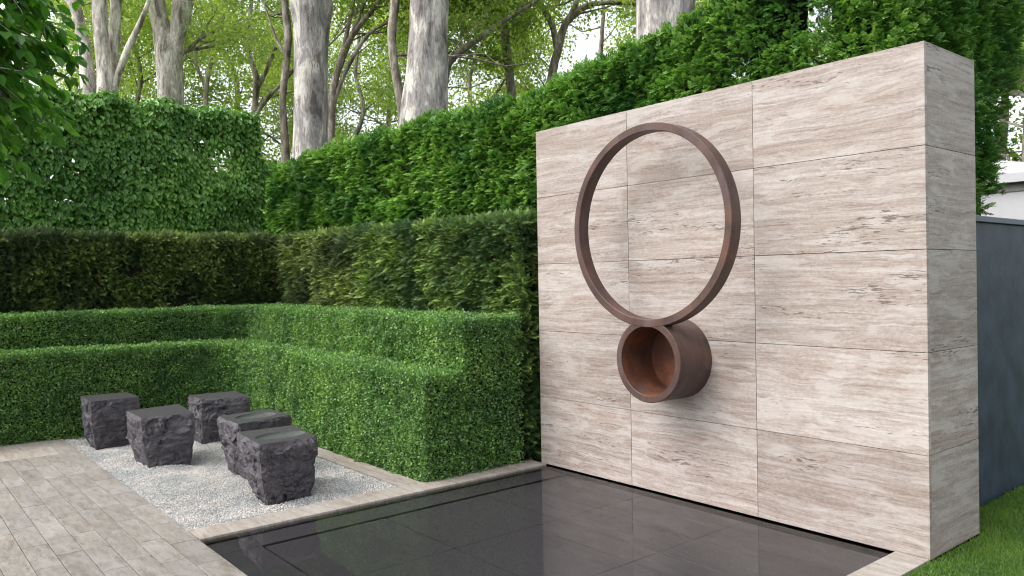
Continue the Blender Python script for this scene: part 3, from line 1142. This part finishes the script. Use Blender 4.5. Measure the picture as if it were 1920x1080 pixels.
def tube_into(V, F, pts, rad, sides=6, sub=1, rough=0.0, seed=0, bumps=()):
    R_ = np.asarray(rad, float)
    if sub > 1:
        P4 = catmull(np.c_[np.asarray(pts, float), R_], sub)
        P, R_ = P4[:, :3], np.maximum(P4[:, 3], .002)
    else:
        P = np.asarray(pts, float)
    T = nrm(np.gradient(P, axis=0))
    ref = np.array([1.0, 0, 0]) if abs(T[0][0]) < .8 else np.array([0, 1.0, 0])
    u = nrm((ref - T[0] * (ref @ T[0]))[None])[0]
    b = len(V)
    ang = np.arange(sides) * 2 * math.pi / sides
    for i in range(len(P)):
        u = nrm((u - T[i] * (u @ T[i]))[None])[0]
        w = np.cross(T[i], u)
        d = np.cos(ang)[:, None] * u + np.sin(ang)[:, None] * w
        r = np.full(sides, R_[i])
        if rough:
            q = P[i] + d * R_[i]
            r = r * (1 + rough * (fbm(q * [2.2, 2.2, .9], seed, 3) - .5) * 2)
        q = P[i] + d * r[:, None]
        for (bp, br, ba) in bumps:
            dd = np.linalg.norm(q - np.asarray(bp), axis=1)
            q = q + d * (ba * np.exp(-(dd / br) ** 2))[:, None]
        V.extend(q)
    for i in range(len(P) - 1):
        for j in range(sides):
            k = (j + 1) % sides
            F.append((b + i * sides + j, b + i * sides + k, b + (i + 1) * sides + k, b + (i + 1) * sides + j))


hornbeam()

# ------------------------------------------------------------------ plane trees behind
LEAF_PL = np.array([(0, 0, 0), (.18, -.48, .04), (.42, -.24, .03), (1, 0, -.12), (.42, .24, .03), (.18, .48, .04)])
LF_PL = [(0, 1, 2, 3, 4, 5)]


def img_path(dist, pts):
    """stem seen at (px, py) with a width in photograph pixels -> world points and radii, dist metres off"""
    P = [at(a, b, dist + (c[1] if isinstance(c, tuple) else 0)) for a, b, c in pts]
    R_ = [(c[0] if isinstance(c, tuple) else c) * .5 * dist / FPX for a, b, c in pts]
    return P, R_


def crown_leaves(root, mat, clusters, per, rad, size, seed, name="crown", drop=.15):
    r = np.random.default_rng(seed)
    C = np.asarray(clusters)
    n = len(C) * per
    P = np.repeat(C, per, 0) + r.normal(0, 1, (n, 3)) * np.array([rad, rad, rad * .55])
    A = nrm(r.normal(size=(n, 3)) + np.array([0, 0, -.5]))
    N_ = nrm(r.normal(size=(n, 3)) * .8 + np.array([0, 0, .8]))
    rnd = np.clip(np.repeat(r.uniform(0, 1, len(C)), per) * .5 + r.uniform(0, .5, n), 0, 1)
    me = leaf_mesh(name, P, A, N_, r.uniform(size[0], size[1], n), LEAF_PL, LF_PL, rnd)
    return tag(link(name, me, root, mat), kind='stuff')


def limbs_from(V, F, starts, r, tips, levels=2, length=2.6, spread=.9, up=.35):
    """grow wandering boughs from (point, direction, radius)"""
    stack = [(np.array(p), nrm(np.array(d)[None])[0], rad, length, 0) for p, d, rad in starts]
    while stack:
        p, d, rad, Ln, lv = stack.pop()
        pts, rs = [p], [rad]
        m = 5
        for k in range(m):
            d = nrm((d + r.normal(0, .22, 3) + np.array([0, 0, up * .18]))[None])[0]
            p = p + d * Ln / m
            pts.append(p)
            rs.append(rad * (1 - .75 * (k + 1) / m))
            if lv < levels and k >= 1:
                for _ in range(1 if lv else 2):
                    if r.uniform() < .55:
                        nd = nrm((d + r.normal(0, spread, 3) * [1, 1, .6])[None])[0]
                        stack.append((p, nd, rs[-1] * .65, Ln * r.uniform(.4, .62), lv + 1))
            if lv >= 1 and k >= 1:
                tips.append(p + r.normal(0, .12, 3))
        tips.append(p)
        tube_into(V, F, pts, rs, 5 if lv else 6)


def plane_tree(label, stems, seed, crown=True, limb_z=(4.5, 10), nlimb=7, big=True, leaf=(.08, .13), per=15, name="plane_tree", cat="tree", rad=.28,
               length=2.8, extra=(), bumps=(), keepout=None, group="plane trees beyond the hedges", bark=None, mat=None):
    r = np.random.default_rng(seed)
    P0 = np.array(stems[0][0][0])
    root = thing(name, label, cat, (P0[0], P0[1], -.25), group)
    inv = Matrix.Translation(root.location).inverted()
    bk = bark or (M_BARK if big else M_BARKD)
    V, F = [], []
    for P, R_ in stems:
        tube_into(V, F, P, R_, 24 if big else 9, 6 if big else 4, .09 if big else .12, seed, bumps)
    o = link("trunk", mesh_py("trunk", V, F, True), root, bk)
    o.matrix_parent_inverse = inv
    tips = []
    V, F = [], []
    starts = []
    for P, R_ in stems:
        Q = catmull(np.c_[np.array(P), np.array(R_)], 8)
        Q = Q[(Q[:, 2] > limb_z[0]) & (Q[:, 2] < limb_z[1])]
        if len(Q) == 0:
            continue
        for _ in range(max(1, int(nlimb / len(stems)))):
            q = Q[r.integers(len(Q))]
            a = r.uniform(0, 2 * math.pi)
            if math.cos(a) * FWD[0] + math.sin(a) * FWD[1] < .1:
                a += math.pi
            starts.append((q[:3], (math.cos(a), math.sin(a), r.uniform(.0, .9)), min(q[3] * .4, .07)))
    for e in extra:
        starts.append(e)
    limbs_from(V, F, starts, r, tips, 2, length)
    if V:
        o = tag(link("branches", mesh_py("branches", V, F, True), root, M_BARKD if not big else M_BARKD), kind='stuff')
        o.matrix_parent_inverse = inv
    if crown and tips:
        t = np.array(tips)
        t = t[(t[:, 2] > 3.0)]
        if True:
            dm = float((np.array(stems[0][0][0]) - CAM) @ FWD)
            dl = dm + .5 if big else (16.8 if dm > 15 else dm - 3)
            t = t[((t - CAM) @ FWD > dl) | (t[:, 2] > 9.6)]
        o = crown_leaves(root, mat or M_PLANE, t, per, rad, leaf, seed + 1)
        o.matrix_parent_inverse = inv
    return root


G0 = 690       # photograph row where level ground lies at tree distance (below the hedge, out of sight)
# -- the big trunk left of centre
D = 16.0
s1 = img_path(D, [(580, 676, 92), (581, 420, 72), (582, 270, 62), (583, 180, 62), (583, 110, 63), (584, 50, 68), (583, 5, 80), (570, -60, 62), (545, -190, 44), (520, -420, 30)])
s2 = img_path(D, [(590, 30, 50), (606, -30, 44), (640, -150, 36), (690, -400, 22)])
b1, b2 = at(595, 140, D - .42), at(594, 222, D - .42)
plane_tree("massive pale plane trunk with two dark knots, standing just right of the hornbeam screen", [s1, s2], 11, limb_z=(8.6, 12), nlimb=6, bumps=((b1, .15, .10), (b2, .13, .08)), length=3.2)
# -- the big leaning trunk in the middle
D = 14.0
s1 = img_path(D, [(788, 700, 120), (792, 330, 98), (795, 215, 90), (800, 140, 80), (804, 60, 74), (806, 0, 73), (812, -120, 66), (820, -300, 50)])
plane_tree("thick smooth plane trunk swelling at its foot, left of the top of the travertine wall", [s1], 12, limb_z=(7.8, 11), nlimb=5, length=3.0)
# -- right, partly behind the tall hedge
D = 11.0
s1 = img_path(D, [(1247, 745, 130), (1247, 300, 112), (1247, 110, 110), (1247, 40, 107), (1248, -60, 104), (1255, -300, 84)])
plane_tree("broad grey plane trunk rising directly behind the travertine wall", [s1], 13, limb_z=(6.6, 9), nlimb=4, length=2.6)
# -- forked trunk at left
D = 21.0
s1 = img_path(D, [(320, 640, 62), (320, 300, 50), (320, 170, 47), (316, 110, 46), (304, 60, 32), (293, 0, 30), (285, -90, 27), (262, -260, 18)])
s2 = img_path(D, [(327, 115, 28), (333, 65, 27), (343, 5, 36), (352, -60, 30), (372, -250, 18)])
plane_tree("sunlit plane trunk that forks in two just above the hornbeam screen", [s1, s2], 14, bark=M_BARK_SUNLIT, limb_z=(7.0, 12), nlimb=6, length=3.2)
# -- multi-stemmed tree far left
D = 19.5
s1 = img_path(D, [(178, 660, 60), (180, 300, 40), (166, 165, 27), (158, 90, 23), (148, 40, 21), (138, 0, 20), (118, -70, 16), (90, -200, 10)])
s2 = img_path(D, [(188, 330, 40), (199, 165, 32), (193, 100, 27), (188, 50, 26), (187, 0, 26), (190, -100, 22), (200, -260, 13)])
s3 = img_path(D + .5, [(200, 260, 26), (211, 150, 16), (214, 70, 20), (218, 0, 19), (226, -120, 14)])
s4 = img_path(D, [(205, 230, 20), (216, 160, 12), (236, 100, 12), (256, 58, 11), (272, 20, 8), (290, -30, 5)])
s5 = img_path(D, [(143, 25, 9), (132, 10, 7), (115, -8, 6), (90, -40, 4)])
plane_tree("clump of slender sunlit plane stems at far left, beside the overhanging leaves", [s1, s2, s3, s4, s5], 15, bark=M_BARK_SUNLIT, limb_z=(7.0, 12), nlimb=7, length=2.8)

# -- slimmer, darker trees between and behind them
plane_tree("thin bent stem close to the left side of the massive knotted plane trunk",
           [img_path(17.5, [(536, 660, 22), (536, 330, 18), (533, 240, 15), (530, 185, 14), (537, 115, 14), (540, 65, 15), (533, 0, 13), (524, -90, 10), (530, -220, 6)])], 21, big=False,
           limb_z=(5.5, 10), nlimb=6, per=20)
plane_tree("several thin boughs spreading rightwards from behind the massive knotted plane trunk",
           [img_path(18, [(612, 680, 26), (616, 330, 22), (620, 240, 16), (626, 160, 14), (648, 90, 12), (676, 45, 10), (702, 15, 8), (725, -30, 6)]),
            img_path(18, [(628, 150, 11), (652, 85, 10), (668, 45, 8), (684, 0, 7), (700, -60, 5)]),
            img_path(18, [(640, 110, 9), (655, 40, 8), (665, -10, 7), (672, -80, 5)]),
            img_path(18, [(623, 200, 9), (650, 130, 8), (690, 65, 7), (740, 35, 5)])], 22, big=False, limb_z=(5.5, 9.5), nlimb=7, per=21)
plane_tree("dark thin stem leaning against the left edge of the thick smooth plane trunk",
           [img_path(15.5, [(762, 690, 32), (760, 330, 26), (756, 215, 20), (747, 165, 17), (738, 110, 16), (735, 60, 18), (741, 0, 18), (738, -80, 15), (730, -240, 9)])], 23, big=False,
           limb_z=(6, 10), nlimb=5, per=13)
plane_tree("dark bough reaching up right out of the thick smooth trunk's shadow",
           [img_path(18, [(826, 690, 22), (828, 330, 20), (832, 170, 15), (846, 112, 14), (880, 85, 13), (915, 60, 11), (950, 35, 9), (1000, 5, 7), (1040, -40, 5)])], 24, big=False,
           limb_z=(5.5, 9), nlimb=6, per=20)
plane_tree("slim mottled stem standing alone halfway between the thick trunk and the broad one",
           [img_path(21, [(968, 660, 26), (966, 300, 22), (957, 155, 17), (950, 100, 17), (946, 55, 17), (941, 0, 15), (936, -90, 12), (930, -260, 7)])], 25, big=False, limb_z=(6.5, 11), nlimb=7, per=21)
plane_tree("forked dark tree with one long level bough, left of the broad grey trunk",
           [img_path(20, [(1022, 660, 24), (1026, 300, 20), (1034, 150, 17), (1046, 95, 16), (1058, 50, 14), (1075, 20, 12), (1090, -30, 9), (1110, -160, 6)]),
            img_path(20, [(1044, 95, 11), (1036, 50, 12), (1018, 15, 12), (998, -15, 10), (970, -80, 6)]),
            img_path(20, [(1066, 40, 11), (1085, 18, 11), (1110, 8, 10), (1150, 4, 9), (1200, 6, 7), (1260, 0, 4)])], 26, big=False, limb_z=(6.2, 10), nlimb=7, per=21)
plane_tree("dark forking tree seen against the bright sky left of the thin bent stem",
           [img_path(25, [(478, 640, 16), (478, 300, 14), (478, 205, 12), (481, 150, 12), (470, 110, 9), (462, 70, 8), (470, 20, 7), (474, -60, 5)]),
            img_path(25, [(480, 170, 9), (498, 135, 8), (512, 100, 7), (528, 70, 6), (552, 40, 4)]),
            img_path(25, [(479, 215, 9), (505, 180, 8), (535, 150, 6), (560, 120, 4)])], 27, big=False, limb_z=(6.5, 12), nlimb=7, per=21)
plane_tree("thin distant tree with fine dark boughs between the forked trunk and the sky gap",
           [img_path(27, [(392, 640, 16), (390, 300, 13), (386, 190, 10), (392, 130, 9), (410, 80, 8), (420, 20, 7), (430, -60, 5)]),
            img_path(27, [(388, 170, 7), (368, 120, 6), (362, 70, 6), (352, 10, 5)])], 28, big=False, limb_z=(6.5, 12), nlimb=7, per=21)
back = [(60, 26, 31, "leafy distant tree behind the overhanging leaves at the far left"),
        (255, 29, 32, "distant leafy tree filling the gap between the clump of stems and the forked trunk"),
        (440, 33, 33, "yellow green distant tree rising over the middle of the hornbeam screen"),
        (660, 30, 34, "yellow green distant tree between the massive trunk and the thick smooth trunk"),
        (720, 35, 35, "hazy furthest tree low behind the dip in the tall hedge"),
        (885, 29, 36, "light green distant tree right of the thick smooth trunk"),
        (1110, 27, 37, "light green distant tree left of the broad grey trunk above the wall's far corner"),
        (1345, 24, 38, "yellow green distant tree right of the broad grey trunk"),
        (1480, 27, 39, "distant tree showing through the top of the tall hedge above the wall"),
        (560, 36, 40, "pale furthest tree glimpsed behind the massive knotted plane trunk"),
        (160, 34, 41, "furthest tree behind the clump of slender sunlit stems")]
for px_, d_, sd, lab in back:
    rr = np.random.default_rng(sd)
    w_ = rr.uniform(8, 12)
    j = rr.normal(0, 14, 8)
    pts = [(px_, 540 + 1.9 / d_ * FPX, w_ * 1.4), (px_ + j[0] * .3, 320, w_ * 1.2), (px_ + j[1] * .6, 210, w_), (px_ + j[2], 140, w_ * .9), (px_ + j[3] * 1.4, 60, w_ * .75), (px_ + j[4] * 1.8, -20, w_ * .6),
           (px_ + j[5] * 2, -140, w_ * .4)]
    plane_tree(lab, [img_path(d_, pts)], sd * 7, big=False, limb_z=(4.0, 11.0), nlimb=9, per=17, leaf=(.09, .15), rad=.32, length=3.6, name="distant_tree", group="slender trees in the background")

# tree at the right, beyond the fence
plane_tree("loose leafy tree behind the dark fence at the right edge", [img_path(13.5, [(1930, 700, 26), (1930, 420, 22), (1925, 300, 16), (1930, 180, 13), (1945, 60, 10), (1950, -80, 6)])], 61, big=False,
           limb_z=(2.8, 8), nlimb=20, per=26, leaf=(.07, .12), length=2.4, rad=.3, group="slender trees in the background")

plane_tree("light green tree with low spreading leaves behind the white marquee", [img_path(17, [(1880, 690, 30), (1880, 420, 24), (1876, 300, 18), (1885, 200, 14), (1880, 80, 10), (1890, -60, 6)])], 63, big=False,
           limb_z=(2.4, 9), nlimb=18, per=30, leaf=(.09, .15), length=3.0, rad=.36, name="distant_tree", group="slender trees in the background")

# ------------------------------------------------------------------ fence and marquee at the right
fence = thing("fence", "dark slate grey panel fence behind the right end of the travertine wall", "fence", (3.10, 3.5, 0))


def fpart(o):
    o.parent = fence
    o.matrix_parent_inverse = Matrix.Translation(fence.location).inverted()
    return o


for i in range(3):
    y0 = .76 + i * 2.44
    fpart(block("panel", 3.09, 3.13, y0 + .0015, y0 + 2.4385, -.05, 2.02, M_FENCE, None, .002))
fpart(block("cap_rail", 3.07, 3.155, .76, 8.08, 2.022, 2.065, M_CAP, None, .004))

mq = thing("marquee", "white marquee with a sloping roof glimpsed over the dark fence", "tent", (1.2, 9.5, 0))
mqi = Matrix.Translation(mq.location).inverted()
roofV = [(-3.5, 7.6, 3.02), (2.2, 7.6, 3.02), (2.2, 13.6, 3.02), (-3.5, 13.6, 3.02), (-.6, 10.6, 3.75)]
ov = [(x, y_, z - .12) for x, y_, z in roofV[:4]]
o = link("roof", mesh_py("roof", roofV + ov, [(0, 1, 4), (1, 2, 4), (2, 3, 4), (3, 0, 4), (0, 5, 6, 1), (1, 6, 7, 2), (2, 7, 8, 3), (3, 8, 5, 0), (8, 7, 6, 5)]), mq, M_MEMBRANE)
o.matrix_parent_inverse = mqi
o = block("eaves_beam", -3.4, 2.1, 7.72, 7.82, 2.78, 2.898, M_GREYTRIM)
o.parent = mq
o.matrix_parent_inverse = mqi
for x0_, x1_ in ((-3.38, -.66), (-.64, 2.08)):
    o = block("side_wall", x0_, x1_, 7.74, 7.79, -.28, 2.778, M_MEMBRANE)
    o.parent = mq
    o.matrix_parent_inverse = mqi

# ------------------------------------------------------------------ tree hanging in from the left
def front_tree():
    r = np.random.default_rng(5)
    root = thing("overhanging_tree", "dark leafy branch tips hanging into view at the top left, close to the viewer", "tree", (.55, -6.0, 0))
    inv = Matrix.Translation(root.location).inverted()
    V, F = [], []
    tube_into(V, F, [(.55, -6.0, -.1), (.56, -5.98, 1.2), (.5, -5.9, 2.4), (.55, -5.8, 3.6), (.6, -5.8, 5)], [.13, .11, .10, .08, .04], 12, 5, .1, 3)
    o = link("trunk", mesh_py("trunk", V, F, True), root, M_BARKD)
    o.matrix_parent_inverse = inv
    V, F = [], []
    LP, LA, LN = [], [], []

    def twig(p0, d0, Ln, rad, drop, lf):
        p, d = np.array(p0, float), nrm(np.array(d0, float)[None])[0]
        pts, rs = [p], [rad]
        m = max(6, int(Ln / .06))
        for k in range(m):
            d = nrm((d + r.normal(0, .07, 3) + np.array([0, 0, -drop]))[None])[0]
            p = p + d * Ln / m
            pts.append(p)
            rs.append(rad * (1 - .8 * (k + 1) / m))
            if lf and k > 0:
                for s_ in (-1, 1):
                    sd = nrm(np.cross(d, [0, 0, 1.0])[None])[0] * s_
                    LP.append(p + r.normal(0, .012, 3))
                    LA.append(nrm((sd * .75 + d * .7 + np.array([0, 0, -.35]) + r.normal(0, .25, 3))[None])[0])
                    LN.append(nrm((np.array([0, 0, 1.0]) + r.normal(0, .35, 3))[None])[0])
        tube_into(V, F, pts, rs, 5)
        return pts
    # boughs run from the trunk towards the view, twigs hang off them
    ends = [at(a, b, d_) for a, b, d_ in ((a_ - 56, b_, c_) for a_, b_, c_ in ((70, 0, 4.3), (95, -60, 4.7), (60, 70, 4.2), (85, 130, 4.4), (45, 170, 4.0), (20, 230, 4.1), (-30, 120, 3.9), (100, 40, 5.0), (-10, 30, 4.0), (30, -90, 4.4), (95, 190, 4.8), (-40, 260, 4.3), (0, -150, 4.5), (60, -140, 4.9)))]
    for e in ends:
        z0 = min(max(e[2] + .55, 2.2), 4.4)
        st = np.array([.53, -5.85, z0])
        mid = (st + e) / 2 + np.array([0, 0, .28])
        Q = catmull([st, mid, e + np.array([0, 0, .04])], 7)
        tube_into(V, F, Q, np.linspace(.022, .005, len(Q)), 6)
        for q in Q[4:]:
            for _ in range(4):
                a = r.uniform(0, 6.28)
                dirn = nrm((e - st)[None])[0] * .7 + np.array([math.cos(a), math.sin(a), r.uniform(-.5, .2)]) * .75
                twig(q, dirn, r.uniform(.22, .42), .005, .07, True)
    o = tag(link("branches", mesh_py("branches", V, F, True), root, M_BARKD), kind='stuff')
    o.matrix_parent_inverse = inv
    P, A, N_ = np.array(LP), np.array(LA), np.array(LN)
    n = len(P)
    me = leaf_mesh("leaves", P, A, N_, r.uniform(.065, .115, n), LEAF_OV * [1, .95, 1], LF_OV, np.clip(r.beta(1.8, 2.4, n), 0, 1))
    tag(link("leaves", me, root, M_FRONT), kind='stuff').matrix_parent_inverse = inv


front_tree()
tri = sum(len(o.data.loops) - 2 * len(o.data.polygons) for o in SC.objects if o.type == 'MESH')
print("triangles", tri)
